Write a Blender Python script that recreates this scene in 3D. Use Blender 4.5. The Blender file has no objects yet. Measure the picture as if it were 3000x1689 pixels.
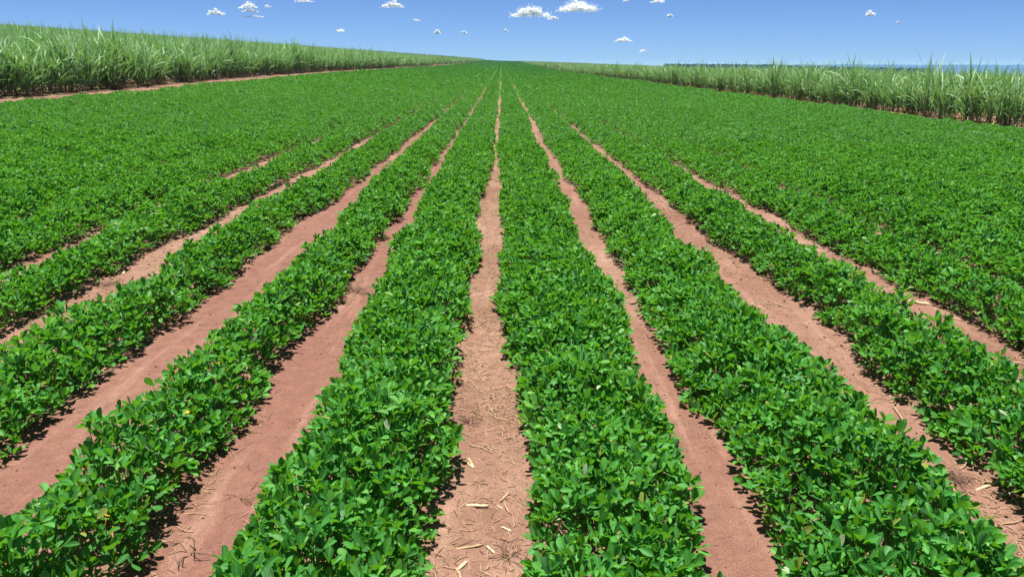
import bpy, math
import numpy as np
from mathutils import Vector, Matrix

scene = bpy.context.scene
COL = scene.collection
R = math.radians

# ------------------------------------------------------------------ camera
F_PX, W_PX, H_PX = 2167.0, 3000.0, 1689.0
HORIZON = 198.0
EYE = 1.6
PITCH = math.atan((H_PX / 2 - HORIZON) / F_PX)
cam_d = bpy.data.cameras.new('camera')
cam_d.sensor_width = 36.0
cam_d.lens = 36.0 * F_PX / W_PX
cam_d.clip_start = 0.05
cam_d.clip_end = 60000.0
cam = bpy.data.objects.new('camera', cam_d)
COL.objects.link(cam)
cam.location = (0, 0, EYE)
cam.rotation_euler = (math.pi / 2 - PITCH, 0, 0)
scene.camera = cam

# ------------------------------------------------------------------ light
SUN_EL, SUN_AZ = R(79.0), R(-25.0)          # azimuth from +Y (ahead), negative = towards -X
sun_dir = Vector((math.sin(SUN_AZ) * math.cos(SUN_EL), math.cos(SUN_AZ) * math.cos(SUN_EL), math.sin(SUN_EL)))
world = bpy.data.worlds.new('World')
scene.world = world
world.use_nodes = True
nt = world.node_tree
bg = nt.nodes['Background']
sky = nt.nodes.new('ShaderNodeTexSky')
sky.sky_type = 'NISHITA'
sky.sun_disc = False
sky.sun_elevation = SUN_EL
sky.sun_rotation = SUN_AZ
sky.altitude = 600.0
sky.air_density = 0.31
sky.dust_density = 1.0
sky.ozone_density = 10.0
tintn = nt.nodes.new('ShaderNodeMix'); tintn.data_type = 'RGBA'; tintn.blend_type = 'MULTIPLY'
tintn.inputs[0].default_value = 1.0; tintn.inputs[7].default_value = (0.90, 0.995, 0.985, 1)
nt.links.new(sky.outputs[0], tintn.inputs[6]); nt.links.new(tintn.outputs[2], bg.inputs['Color'])
bg.inputs['Strength'].default_value = 0.084
sun_d = bpy.data.lights.new('sun', 'SUN')
sun_d.energy = 5.0
sun_d.angle = R(0.5)
sun_d.color = (1.0, 0.96, 0.9)
sun = bpy.data.objects.new('sun', sun_d)
COL.objects.link(sun)
sun.rotation_euler = sun_dir.to_track_quat('Z', 'Y').to_euler()
sun.location = (0, 0, 50)

scene.view_settings.view_transform = 'Standard'
scene.view_settings.look = 'None'
scene.view_settings.exposure = 1.0
scene.view_settings.gamma = 1.0
scene.cycles.max_bounces = 16
scene.cycles.diffuse_bounces = 12
scene.cycles.transmission_bounces = 12
scene.cycles.volume_bounces = 1

rng = np.random.default_rng(7)

# ------------------------------------------------------------------ helpers
def hash2(ix, iy, seed):
    h = (ix.astype(np.int64) * 374761393 + iy.astype(np.int64) * 668265263 + seed * 974634777) & 0x7fffffff
    h = ((h ^ (h >> 13)) * 1274126177) & 0x7fffffff
    return ((h ^ (h >> 16)) & 0xffff) / 65535.0

def vnoise(x, y, seed=0):
    x = np.asarray(x, float); y = np.asarray(y, float)
    ix = np.floor(x); iy = np.floor(y)
    fx = x - ix; fy = y - iy
    fx = fx * fx * (3 - 2 * fx); fy = fy * fy * (3 - 2 * fy)
    a = hash2(ix, iy, seed); b = hash2(ix + 1, iy, seed)
    c = hash2(ix, iy + 1, seed); d = hash2(ix + 1, iy + 1, seed)
    return (a * (1 - fx) + b * fx) * (1 - fy) + (c * (1 - fx) + d * fx) * fy

def sstep(a, b, x):
    t = np.clip((x - a) / (b - a), 0, 1)
    return t * t * (3 - 2 * t)

def drift(y):                       # the rows run a little off the line of sight
    return -0.0135 * np.maximum(np.asarray(y, float) - 4.0, 0)

_FY = np.array([-200, 0, 100, 180, 300, 500, 700, 790, 900, 1200, 2500, 5000, 20000], float)
_FZ = np.array([-0.8, 0, 0.40, 0.85, 1.95, 4.0, 6.1, 6.8, 6.9, 5.0, -12, -40, -60], float)
_SY = np.array([-200, 20, 60, 110, 20000], float)
_SV = np.array([0.02, 0.024, 0.057, 0.068, 0.068], float)

def ground_z(x, y):
    x = np.asarray(x, float); y = np.asarray(y, float)
    base = (np.interp(y - 12, _FY, _FZ) + np.interp(y, _FY, _FZ) * 2 + np.interp(y + 12, _FY, _FZ)) / 4
    base = base - (np.interp(-12.0, _FY, _FZ) + np.interp(12.0, _FY, _FZ)) / 4
    u = x - drift(np.minimum(y, 900))
    s = (np.interp(y - 8, _SY, _SV) + np.interp(y + 8, _SY, _SV)) / 2
    ul = np.minimum(u, 0)
    hill = s * (np.sqrt(np.minimum(-ul, 420) ** 2 + 9) - 3)
    ur = np.maximum(u, 0)
    fall = -0.015 * np.minimum(ur, 15) - 0.034 * np.clip(ur - 16, 0, 300) - 0.012 * np.clip(ur - 316, 0, 1500) - 0.006 * np.clip(ur - 1816, 0, 5000)
    return base + hill + fall

def new_mesh(name, verts, faces, mat=None, attrs=None, smooth=True):
    verts = np.ascontiguousarray(verts, np.float32)
    faces = np.ascontiguousarray(faces, np.int32)
    me = bpy.data.meshes.new(name)
    n, k = faces.shape
    me.vertices.add(len(verts)); me.vertices.foreach_set('co', verts.ravel())
    me.loops.add(n * k); me.loops.foreach_set('vertex_index', faces.ravel())
    me.polygons.add(n)
    me.polygons.foreach_set('loop_start', np.arange(0, n * k, k, dtype=np.int32))
    me.polygons.foreach_set('loop_total', np.full(n, k, np.int32))
    me.polygons.foreach_set('use_smooth', np.full(n, smooth, bool))
    if attrs is not None:
        a = me.attributes.new('leaf', 'FLOAT_VECTOR', 'POINT')
        a.data.foreach_set('vector', np.ascontiguousarray(attrs, np.float32).ravel())
    me.update(calc_edges=True)
    if mat: me.materials.append(mat)
    return me

def link(name, me, parent=None):
    o = bpy.data.objects.new(name, me)
    COL.objects.link(o)
    if parent is not None: o.parent = parent
    return o

def empty(name, loc):
    o = bpy.data.objects.new(name, None)
    o.empty_display_size = 0.2
    COL.objects.link(o); o.location = loc
    return o

def tag(o, label=None, cat=None, group=None, kind=None):
    for k, v in (('label', label), ('category', cat), ('group', group), ('kind', kind)):
        if v: o[k] = v
    return o

class Acc:
    """collects blocks of quads"""
    def __init__(self): self.v = []; self.f = []; self.a = []; self.n = 0
    def add(self, v, f, a=None):
        if len(v) == 0: return
        self.v.append(np.asarray(v, np.float32)); self.f.append(np.asarray(f, np.int32) + self.n)
        self.a.append(np.zeros((len(v), 3), np.float32) if a is None else np.asarray(a, np.float32))
        self.n += len(v)
    def mesh(self, name, mat, smooth=True):
        return new_mesh(name, np.concatenate(self.v), np.concatenate(self.f), mat, np.concatenate(self.a), smooth)

def norm(a): return a / np.maximum(np.linalg.norm(a, axis=-1, keepdims=True), 1e-9)

# ------------------------------------------------------------------ materials
def nodes_of(name):
    m = bpy.data.materials.new(name); m.use_nodes = True
    t = m.node_tree; t.nodes.clear()
    out = t.nodes.new('ShaderNodeOutputMaterial')
    return m, t, t.nodes, t.links, out

def ramp(nodes, stops):
    r = nodes.new('ShaderNodeValToRGB')
    el = r.color_ramp.elements
    while len(el) < len(stops): el.new(0.5)
    for e, (p, c) in zip(el, stops):
        e.position = p; e.color = (*c, 1)
    return r

def math_node(nodes, op, a=None, b=None, links=None):
    n = nodes.new('ShaderNodeMath'); n.operation = op
    for i, v in enumerate((a, b)):
        if v is None: continue
        if isinstance(v, (int, float)): n.inputs[i].default_value = v
        else: links.new(v, n.inputs[i])
    return n.outputs[0]

def mix_col(nodes, links, f, a, b):
    n = nodes.new('ShaderNodeMix'); n.data_type = 'RGBA'
    for s, v in ((0, f), (6, a), (7, b)):
        if isinstance(v, (int, float)): n.inputs[s].default_value = v
        elif isinstance(v, tuple): n.inputs[s].default_value = (*v, 1)
        else: links.new(v, n.inputs[s])
    return n.outputs[2]

def leaf_material(name, stops, rib, back, trans, trans_fac, rough, spec, rib_w=0.09, rib_f=0.55, back_f=0.7):
    m, t, N, L, out = nodes_of(name)
    at = N.new('ShaderNodeAttribute'); at.attribute_name = 'leaf'
    sep = N.new('ShaderNodeSeparateXYZ'); L.new(at.outputs['Vector'], sep.inputs[0])
    cr = ramp(N, stops); L.new(sep.outputs[2], cr.inputs[0])
    ab = math_node(N, 'ABSOLUTE', sep.outputs[0], None, L)
    mr = N.new('ShaderNodeMapRange'); mr.inputs[1].default_value = rib_w; mr.inputs[2].default_value = rib_w * 2.2
    mr.inputs[3].default_value = rib_f; mr.inputs[4].default_value = 0.0
    L.new(ab, mr.inputs[0])
    c1 = mix_col(N, L, mr.outputs[0], cr.outputs[0], rib)
    # mottling of the blade itself
    tc = N.new('ShaderNodeTexCoord')
    no = N.new('ShaderNodeTexNoise'); no.inputs['Scale'].default_value = 60.0; no.inputs['Detail'].default_value = 2.0
    L.new(tc.outputs['Object'], no.inputs['Vector'])
    hv = N.new('ShaderNodeHueSaturation'); L.new(c1, hv.inputs['Color'])
    mv = N.new('ShaderNodeMapRange'); mv.inputs[3].default_value = 0.75; mv.inputs[4].default_value = 1.25
    L.new(no.outputs[0], mv.inputs[0]); L.new(mv.outputs[0], hv.inputs['Value'])
    geo = N.new('ShaderNodeNewGeometry')
    bf = math_node(N, 'MULTIPLY', geo.outputs['Backfacing'], back_f, L)
    c2 = mix_col(N, L, bf, hv.outputs[0], back)
    p = N.new('ShaderNodeBsdfPrincipled'); L.new(c2, p.inputs['Base Color'])
    p.inputs['Roughness'].default_value = rough; p.inputs['Specular IOR Level'].default_value = spec
    tr = N.new('ShaderNodeBsdfTranslucent'); tr.inputs[0].default_value = (*trans, 1)
    ms = N.new('ShaderNodeMixShader'); ms.inputs[0].default_value = trans_fac
    L.new(p.outputs[0], ms.inputs[1]); L.new(tr.outputs[0], ms.inputs[2])
    L.new(ms.outputs[0], out.inputs[0])
    return m

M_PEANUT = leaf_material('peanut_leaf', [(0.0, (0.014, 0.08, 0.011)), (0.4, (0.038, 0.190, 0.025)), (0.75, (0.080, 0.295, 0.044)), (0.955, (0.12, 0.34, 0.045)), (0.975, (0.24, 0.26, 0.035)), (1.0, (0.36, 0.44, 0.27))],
                         (0.12, 0.32, 0.10), (0.12, 0.28, 0.11), (0.16, 0.46, 0.012), 0.32, 0.5, 0.2, 0.08, 0.7)
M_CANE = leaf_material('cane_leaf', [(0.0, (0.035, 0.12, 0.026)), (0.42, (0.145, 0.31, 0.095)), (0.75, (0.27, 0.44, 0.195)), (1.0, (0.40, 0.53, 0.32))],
                       (0.40, 0.48, 0.30), (0.22, 0.32, 0.15), (0.20, 0.42, 0.08), 0.26, 0.5, 0.3, 0.07, 0.5, 0.4)
M_DRY = leaf_material('dry_leaf', [(0.0, (0.16, 0.10, 0.05)), (0.5, (0.30, 0.21, 0.11)), (1.0, (0.46, 0.37, 0.22))],
                      (0.45, 0.36, 0.22), (0.3, 0.22, 0.12), (0.3, 0.2, 0.08), 0.15, 0.7, 0.2)
M_STALK = leaf_material('cane_stalk', [(0.0, (0.08, 0.10, 0.03)), (0.6, (0.15, 0.17, 0.06)), (1.0, (0.24, 0.21, 0.12))],
                        (0.2, 0.2, 0.1), (0.15, 0.16, 0.07), (0.1, 0.2, 0.03), 0.05, 0.5, 0.3)
M_STEM = leaf_material('peanut_stem', [(0.0, (0.06, 0.15, 0.03)), (1.0, (0.14, 0.25, 0.06))],
                       (0.1, 0.2, 0.05), (0.1, 0.2, 0.05), (0.1, 0.3, 0.03), 0.1, 0.5, 0.3)
M_TREE = leaf_material('tree_leaf', [(0.0, (0.018, 0.045, 0.014)), (1.0, (0.045, 0.10, 0.028))],
                       (0.04, 0.1, 0.03), (0.04, 0.09, 0.03), (0.05, 0.14, 0.02), 0.15, 0.6, 0.2)

def straw_material():
    m, t, N, L, out = nodes_of('straw')
    at = N.new('ShaderNodeAttribute'); at.attribute_name = 'leaf'
    sep = N.new('ShaderNodeSeparateXYZ'); L.new(at.outputs['Vector'], sep.inputs[0])
    cr = ramp(N, [(0.0, (0.13, 0.065, 0.04)), (0.35, (0.33, 0.20, 0.11)), (0.7, (0.52, 0.37, 0.22)), (1.0, (0.56, 0.43, 0.27))])
    L.new(sep.outputs[2], cr.inputs[0])
    tc = N.new('ShaderNodeTexCoord')
    wv = N.new('ShaderNodeTexNoise'); wv.inputs['Scale'].default_value = 180.0; wv.inputs['Detail'].default_value = 3.0
    L.new(tc.outputs['Object'], wv.inputs['Vector'])
    mr = N.new('ShaderNodeMapRange'); mr.inputs[3].default_value = 0.7; mr.inputs[4].default_value = 1.2
    L.new(wv.outputs[0], mr.inputs[0])
    hv = N.new('ShaderNodeHueSaturation'); L.new(cr.outputs[0], hv.inputs['Color']); L.new(mr.outputs[0], hv.inputs['Value'])
    p = N.new('ShaderNodeBsdfPrincipled'); L.new(hv.outputs[0], p.inputs['Base Color']); p.inputs['Roughness'].default_value = 0.7
    p.inputs['Specular IOR Level'].default_value = 0.25
    L.new(p.outputs[0], out.inputs[0])
    return m
M_STRAW = straw_material()

def soil_material():
    m, t, N, L, out = nodes_of('red_soil')
    geo = N.new('ShaderNodeNewGeometry')
    def noise(scale, detail=4.0, rough=0.55, vec=None):
        n = N.new('ShaderNodeTexNoise'); n.inputs['Scale'].default_value = scale
        n.inputs['Detail'].default_value = detail; n.inputs['Roughness'].default_value = rough
        L.new(vec or geo.outputs['Position'], n.inputs['Vector']); return n.outputs[0]
    a = ramp(N, [(0.3, (0.168, 0.085, 0.058)), (0.5, (0.222, 0.124, 0.086)), (0.68, (0.285, 0.170, 0.122))])
    L.new(noise(0.9, 5.0, 0.6), a.inputs[0])
    # smoother, duskier wheel tracks (wetter silt that crusted) over patches
    at = N.new('ShaderNodeAttribute'); at.attribute_name = 'leaf'
    sep = N.new('ShaderNodeSeparateXYZ'); L.new(at.outputs['Vector'], sep.inputs[0])
    tk = math_node(N, 'MULTIPLY', sep.outputs[0], 0.9, L)
    c1b = mix_col(N, L, tk, a.outputs[0], (0.178, 0.081, 0.060))
    ms = N.new('ShaderNodeMapping'); ms.inputs['Scale'].default_value = (9.0, 0.7, 1.0)
    L.new(geo.outputs['Position'], ms.inputs['Vector'])
    st = N.new('ShaderNodeMapRange'); st.inputs[1].default_value = 0.52; st.inputs[2].default_value = 0.72; st.inputs[4].default_value = 0.55
    L.new(noise(1.0, 4.0, 0.6, ms.outputs[0]), st.inputs[0])
    c1b = mix_col(N, L, st.outputs[0], c1b, (0.315, 0.190, 0.138))
    dk = N.new('ShaderNodeMapRange'); dk.inputs[1].default_value = 0.56; dk.inputs[2].default_value = 0.74; dk.inputs[4].default_value = 0.5
    L.new(noise(3.2, 4.0, 0.65), dk.inputs[0])
    c1b = mix_col(N, L, dk.outputs[0], c1b, (0.150, 0.072, 0.050))
    # sand grains
    g = N.new('ShaderNodeMapRange'); g.inputs[1].default_value = 0.35; g.inputs[2].default_value = 0.68
    g.inputs[3].default_value = 0.68; g.inputs[4].default_value = 1.28
    L.new(noise(140.0, 4.0, 0.7), g.inputs[0])
    g2 = N.new('ShaderNodeMapRange'); g2.inputs[1].default_value = 0.3; g2.inputs[2].default_value = 0.7
    g2.inputs[3].default_value = 0.82; g2.inputs[4].default_value = 1.14
    L.new(noise(14.0, 5.0, 0.65), g2.inputs[0])
    hv = N.new('ShaderNodeHueSaturation'); L.new(c1b, hv.inputs['Color']); L.new(math_node(N, 'MULTIPLY', g.outputs[0], g2.outputs[0], L), hv.inputs['Value'])
    # far country: green and dun fields
    vor = N.new('ShaderNodeTexVoronoi'); vor.inputs['Scale'].default_value = 0.0022
    L.new(geo.outputs['Position'], vor.inputs['Vector'])
    fr = ramp(N, [(0.0, (0.05, 0.10, 0.03)), (0.4, (0.09, 0.15, 0.045)), (0.7, (0.04, 0.075, 0.025)), (1.0, (0.14, 0.13, 0.06))])
    sc = N.new('ShaderNodeSeparateColor'); L.new(vor.outputs['Color'], sc.inputs[0]); L.new(sc.outputs[0], fr.inputs[0])
    ln = N.new('ShaderNodeVectorMath'); ln.operation = 'LENGTH'; L.new(geo.outputs['Position'], ln.inputs[0])
    fm = N.new('ShaderNodeMapRange'); fm.inputs[1].default_value = 800; fm.inputs[2].default_value = 1000
    L.new(ln.outputs['Value'], fm.inputs[0])
    c3 = mix_col(N, L, fm.outputs[0], hv.outputs[0], fr.outputs[0])
    p = N.new('ShaderNodeBsdfPrincipled'); L.new(c3, p.inputs['Base Color'])
    p.inputs['Roughness'].default_value = 0.9; p.inputs['Specular IOR Level'].default_value = 0.15
    b1 = N.new('ShaderNodeBump'); b1.inputs['Strength'].default_value = 0.35; b1.inputs['Distance'].default_value = 0.006
    L.new(noise(75.0, 6.0, 0.7), b1.inputs['Height'])
    b2 = N.new('ShaderNodeBump'); b2.inputs['Strength'].default_value = 0.4; b2.inputs['Distance'].default_value = 0.02
    L.new(noise(11.0, 5.0, 0.6), b2.inputs['Height']); L.new(b1.outputs[0], b2.inputs['Normal'])
    L.new(b2.outputs[0], p.inputs['Normal'])
    L.new(p.outputs[0], out.inputs[0])
    return m
M_SOIL = soil_material()

def flat_material(name, col, rough=0.6, scale=20.0, var=0.3, trans=None):
    m, t, N, L, out = nodes_of(name)
    tc = N.new('ShaderNodeTexCoord'); no = N.new('ShaderNodeTexNoise'); no.inputs['Scale'].default_value = scale; no.inputs['Detail'].default_value = 4.0
    L.new(tc.outputs['Object'], no.inputs['Vector'])
    mr = N.new('ShaderNodeMapRange'); mr.inputs[3].default_value = 1 - var; mr.inputs[4].default_value = 1 + var
    L.new(no.outputs[0], mr.inputs[0])
    hv = N.new('ShaderNodeHueSaturation'); hv.inputs['Color'].default_value = (*col, 1); L.new(mr.outputs[0], hv.inputs['Value'])
    p = N.new('ShaderNodeBsdfPrincipled'); L.new(hv.outputs[0], p.inputs['Base Color']); p.inputs['Roughness'].default_value = rough
    p.inputs['Specular IOR Level'].default_value = 0.2
    if trans:
        tr = N.new('ShaderNodeBsdfTranslucent'); tr.inputs[0].default_value = (*trans, 1)
        ms = N.new('ShaderNodeMixShader'); ms.inputs[0].default_value = 0.5
        L.new(p.outputs[0], ms.inputs[1]); L.new(tr.outputs[0], ms.inputs[2]); L.new(ms.outputs[0], out.inputs[0])
    else: L.new(p.outputs[0], out.inputs[0])
    return m
M_FLOWER = flat_material('flower_yellow', (0.62, 0.34, 0.01), 0.6, 200, 0.15)
M_TWIG = flat_material('dead_twig', (0.15, 0.098, 0.068), 0.8, 90, 0.4)
M_CLOUD = flat_material('cloud_white', (0.96, 0.96, 0.97), 1.0, 0.01, 0.01, (0.96, 0.96, 0.97))
M_HILL = flat_material('hill_woods', (0.018, 0.042, 0.018), 0.9, 0.006, 0.9)

# ------------------------------------------------------------------ the furrows: soil edges (in row coordinates) against distance
CLOSE = {-5: 15, -4: 34, -3: 40, -2: 44, -1: 54, 0: 80, 1: 76, 2: 30, 3: 26, 4: 17, 5: 11}
EDGE0 = {-5: (-4.93, -4.74), -4: (-4.04, -3.64), -3: (-3.11, -2.64), -2: (-2.16, -1.67), -1: (-1.25, -0.90),
         0: (-0.27, 0.0), 1: (0.66, 0.94), 2: (1.60, 2.01), 3: (2.59, 3.02), 4: (3.62, 3.90), 5: (4.66, 4.80)}
HALF = {-3: [(4, .23), (6.5, .24), (7.5, .18), (16, .17), (30, .1)], -2: [(3, .21), (4.5, .25), (7.5, .24), (9, .19), (12, .18), (16, .15), (26, .11), (40, .1)],
        -1: [(3, .20), (4, .235), (5.5, .175), (7, .14), (8.4, .12), (10, .10), (12, .09), (48, .09)],
        1: [(3, .16), (5, .11), (6.5, .14), (8, .105), (13, .11), (22, .11), (28, .07), (68, .07)],
        2: [(3, .17), (4, .20), (8, .18), (10, .145), (14, .12), (17, .10), (25, .05)], 3: [(3.5, .2), (4.5, .245), (6, .22), (8, .185), (12, .15), (14, .1)]}
NROW_L, NROW_R = 15, 14
SP = 0.945

def furrow(k, y):
    """left and right soil edge of furrow k at distance y, in row coordinates (add drift)"""
    y = np.asarray(y, float)
    if k in EDGE0:
        l, r = EDGE0[k]
    else:
        c = -4.83 + (k + 5) * SP if k < 0 else 4.73 + (k - 5) * SP
        l, r = c - 0.05, c + 0.05
    l = np.full_like(y, l); r = np.full_like(y, r)
    if k == 0:
        l = np.interp(y, [1.5, 3.2, 5, 10, 15, 30], [-0.27, -0.24, -0.30, -0.27, -0.25, -0.20])
        r = np.interp(y, [1.5, 2.5, 3.0, 4, 10, 15, 30], [0.06, 0.05, 0.01, -0.06, -0.08, -0.09, -0.09])
    c = (l + r) / 2; hw = (r - l) / 2
    if k in HALF:
        hw = np.interp(y, [p[0] for p in HALF[k]], [p[1] for p in HALF[k]])
    elif k != 0:
        hw = hw * np.interp(y, [2, 6, 10, 25, 60], [1.05, 1.0, 0.85, 0.66, 0.5])
    cl = CLOSE.get(k, 5)
    gap = sstep(cl * 0.8, cl * 1.15, y)
    floor = 0.025 if k in (0, 1, -1) else (0.0 if abs(k) < 4 else -0.03)
    hw = hw * (1 - gap) + floor * gap
    # hit and miss where the canopy nearly meets
    pat = vnoise(np.full_like(y, k * 7.7), y * np.interp(y, [0, 20, 200], [0.55, 0.3, 0.05]), 31) - 0.5
    hw = hw + pat * np.interp(hw, [0.0, 0.12, 0.25], [0.12, 0.06, 0.05])
    if k <= -15 or k >= 14:            # the field's two edges
        return (c - 3, c) if k < 0 else (c, c + 3)
    n1 = (vnoise(y * 1.1, np.full_like(y, k * 3.1), 5) - 0.5) * 0.12 + (vnoise(y * 3.3, np.full_like(y, k * 3.1), 6) - 0.5) * 0.10
    n2 = (vnoise(y * 1.1, np.full_like(y, k * 3.1 + 50), 7) - 0.5) * 0.12 + (vnoise(y * 3.3, np.full_like(y, k * 3.1 + 50), 8) - 0.5) * 0.10
    pull = np.interp(abs(k), [0, 1, 2, 3, 4, 5, 6], [0, 0.0, 0.065, 0.11, 0.15, 0.12, 0.0]) * (1 - gap) * (np.interp(y, [5, 9, 14], [1.0, 0.45, 0.2]) if abs(k) < 3 else np.interp(y, [8, 14, 22], [1.0, 0.7, 0.4]))
    lo, hi = c - hw + n1 * 0.9, c + hw + n2 * 0.9
    if k < 0: hi = hi + pull
    else: lo = lo - pull
    return lo, hi

def soil_z(x, y):
    """ground with the planted rows slightly ridged and clods near the camera"""
    z = ground_z(x, y)
    u = np.asarray(x, float) - drift(y)
    near = 1 - sstep(25, 60, y)
    ph = (u + 0.13) / 0.95
    z = z - 0.018 * near * (0.5 + 0.5 * np.cos(2 * np.pi * ph))
    fine = 1 - sstep(10, 16, y)
    rough = 0.35 + 0.65 * vnoise(u * 0.8 + 3, y * 0.15, 21)
    z = z + fine * rough * ((vnoise(x * 6, y * 6, 11) - 0.5) * 0.026 + (vnoise(x * 16, y * 16, 12) - 0.5) * 0.014 + np.maximum(vnoise(x * 28, y * 28, 13) - 0.62, 0) * 0.03)
    return z

# ------------------------------------------------------------------ ground sheet
def axis(fine_a, fine_b, step, lo, hi, grow):
    mid = np.arange(fine_a, fine_b + 1e-6, step)
    up = []; s = step; v = fine_b
    while v < hi: s *= grow; v += s; up.append(v)
    dn = []; s = step; v = fine_a
    while v > lo: s *= grow; v -= s; dn.append(v)
    return np.array(dn[::-1] + list(mid) + up)
gx = axis(-4.2, 4.2, 0.028, -14000, 14000, 1.09)
gy = axis(1.0, 9.0, 0.028, -60, 17000, 1.05)
GX, GY = np.meshgrid(gx, gy)
GZ = soil_z(GX, GY)
nx, ny = len(gx), len(gy)
# silt-crusted wheel tracks (x), loose sandy strips (y)
GU = GX - drift(GY)
TRK = np.zeros(GX.shape + (3,))
def band(c, w): return 1 - sstep(w * 0.6, w * 1.25, np.abs(GU - c + 0.05 * (vnoise(GY * 0.8, GX * 0 + c, 17) - 0.5)))
TRK[..., 0] = np.clip(0.95 * band(-1.08, 0.26) * sstep(0.15, 0.5, vnoise(GY * 0.45, GX * 1.5, 18) + 0.25) + 0.85 * band(-1.92, 0.28) * sstep(0.1, 0.5, vnoise(GY * 0.4, GX * 1.2 + 9, 19) + 0.2)
                     + 0.7 * band(0.80, 0.20) * sstep(0.45, 0.75, vnoise(GY * 0.35 + 3, GX, 20)) + 0.55 * band(1.8, 0.3) * vnoise(GY * 0.6, GX * 2, 22) + 0.6 * band(2.8, 0.35) * vnoise(GY * 0.6, GX * 2, 23), 0, 1)
ii = (np.arange(ny - 1)[:, None] * nx + np.arange(nx - 1)[None, :]).ravel()
gm = new_mesh('ground', np.stack([GX, GY, GZ], -1).reshape(-1, 3), np.stack([ii, ii + 1, ii + nx + 1, ii + nx], 1), M_SOIL, TRK.reshape(-1, 3))
ground = tag(link('ground', gm), kind='structure')

# ------------------------------------------------------------------ peanut leaves
def leaflets(base, axis_, side, nrm, length, width, tint, lod):
    """blocks of leaflets: base (n,3), unit axis/side/normal, -> verts, quads, attributes"""
    n = len(base)
    if lod == 0:
        T = np.array([0.0, 0.22, 0.50, 0.74, 0.92, 1.0]); Wd = np.array([0.10, 0.55, 0.95, 1.0, 0.62, 0.10])
    elif lod == 1:
        T = np.array([0.0, 0.55, 1.0]); Wd = np.array([0.15, 1.1, 0.25])
    else:
        v = np.empty((n, 4, 3), np.float32)
        l = length[:, None]; w = width[:, None] * 0.56
        v[:, 0] = base; v[:, 2] = base + axis_ * l
        mid = base + axis_ * l * 0.58 + nrm * (length * 0.07)[:, None]
        v[:, 1] = mid + side * w; v[:, 3] = mid - side * w
        a = np.zeros((n, 4, 3), np.float32); a[:, :, 0] = 0.5; a[:, :, 2] = tint[:, None]
        f = np.arange(n * 4).reshape(n, 4)
        return v.reshape(-1, 3), f, a.reshape(-1, 3)
    m = len(T)
    C = np.array([1.0, 0.0, -1.0])
    l = length[:, None, None, None]; w = width[:, None, None, None] * 0.5
    t = T[None, :, None, None]; c = C[None, None, :, None]; wd = Wd[None, :, None, None]
    cup = 0.16 * (rng.random(n) * 1.6)[:, None, None, None]
    curl = (rng.random(n) * 0.36 - 0.22)[:, None, None, None]
    b = base[:, None, None, :]; A = axis_[:, None, None, :]; S = side[:, None, None, :]; Nn = nrm[:, None, None, :]
    v = b + A * (l * t) + S * (w * wd * c) + Nn * (l * (cup * np.abs(c) * wd + curl * t * t))
    at = np.zeros((n, m, 3, 3), np.float32)
    at[..., 0] = C[None, None, :]; at[..., 1] = T[None, :, None]; at[..., 2] = tint[:, None, None]
    base_i = np.arange(n)[:, None, None] * (m * 3)
    r = np.arange(m - 1)[None, :, None] * 3; cc = np.arange(2)[None, None, :]
    i0 = (base_i + r + cc)
    f = np.stack([i0, i0 + 1, i0 + 4, i0 + 3], -1).reshape(-1, 4)
    return v.reshape(-1, 3), f, at.reshape(-1, 3)

def leaf_block(pos, size, tint, lean, lod, acc, upright=0.0):
    """compound leaves of four leaflets at pos (n,3)"""
    n = len(pos)
    if n == 0: return
    tilt = rng.normal(0, 0.34, (n, 2)) + lean
    up = norm(np.stack([tilt[:, 0], tilt[:, 1], np.ones(n)], 1))
    phi = rng.random(n) * 2 * np.pi
    ref = norm(np.cross(up, np.array([0.0, 1.0, 0.02])))
    ref2 = np.cross(up, ref)
    open_ = rng.normal(R(46), R(19), n)               # how far the leaflets fold upwards
    for (az, off) in ((0.62, 0.30), (-0.62, 0.30), (1.95, 0.0), (-1.95, 0.0)):
        p = phi + az + rng.normal(0, 0.14, n)
        h = ref * np.cos(p)[:, None] + ref2 * np.sin(p)[:, None]
        e = open_ + rng.normal(0, 0.20, n)
        a = norm(h * np.cos(e)[:, None] + up * np.sin(e)[:, None])
        s = norm(np.cross(up, a))
        roll = rng.normal(0, 0.30, n)
        flip = rng.random(n) < 0.02
        roll = np.where(flip, np.pi * 0.8, roll)
        nr = np.cross(a, s)
        s2 = s * np.cos(roll)[:, None] + nr * np.sin(roll)[:, None]
        n2 = np.cross(a, s2)
        rd = ref * np.cos(phi)[:, None] + ref2 * np.sin(phi)[:, None]
        b = pos + rd * (size * off)[:, None]
        ln = size * (rng.random(n) * 0.35 + 0.82)
        wd = ln * (rng.random(n) * 0.15 + 0.38)
        ti = np.clip(tint + rng.normal(0, 0.19, n), 0, 0.94)
        ti = np.where(rng.random(n) < 0.004, 1.0, ti)
        ti = np.where(rng.random(n) < 0.010, 0.975, ti)
        v, f, at = leaflets(b, a, s2, n2, ln, wd, ti, lod)
        acc.add(v, f, at)

def canopy_h(u, y, k):
    """height of the canopy surface of a row; u = -1..1 across"""
    h0 = 0.255 + 0.07 * (vnoise(np.full_like(y, k * 5.3), y * 0.35, 41) - 0.5)
    bump = (vnoise(u * 1.3 + k * 9, y * 4.5, 42) - 0.5) * 0.15 + (vnoise(u * 0.8 + k * 9, y * 1.3, 44) - 0.5) * 0.07 + (vnoise(u * 3 + k * 9, y * 11, 43) - 0.5) * 0.09
    return np.maximum(h0 * (1 - 0.62 * np.abs(u) ** 2.6) + bump, 0.05)

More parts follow.
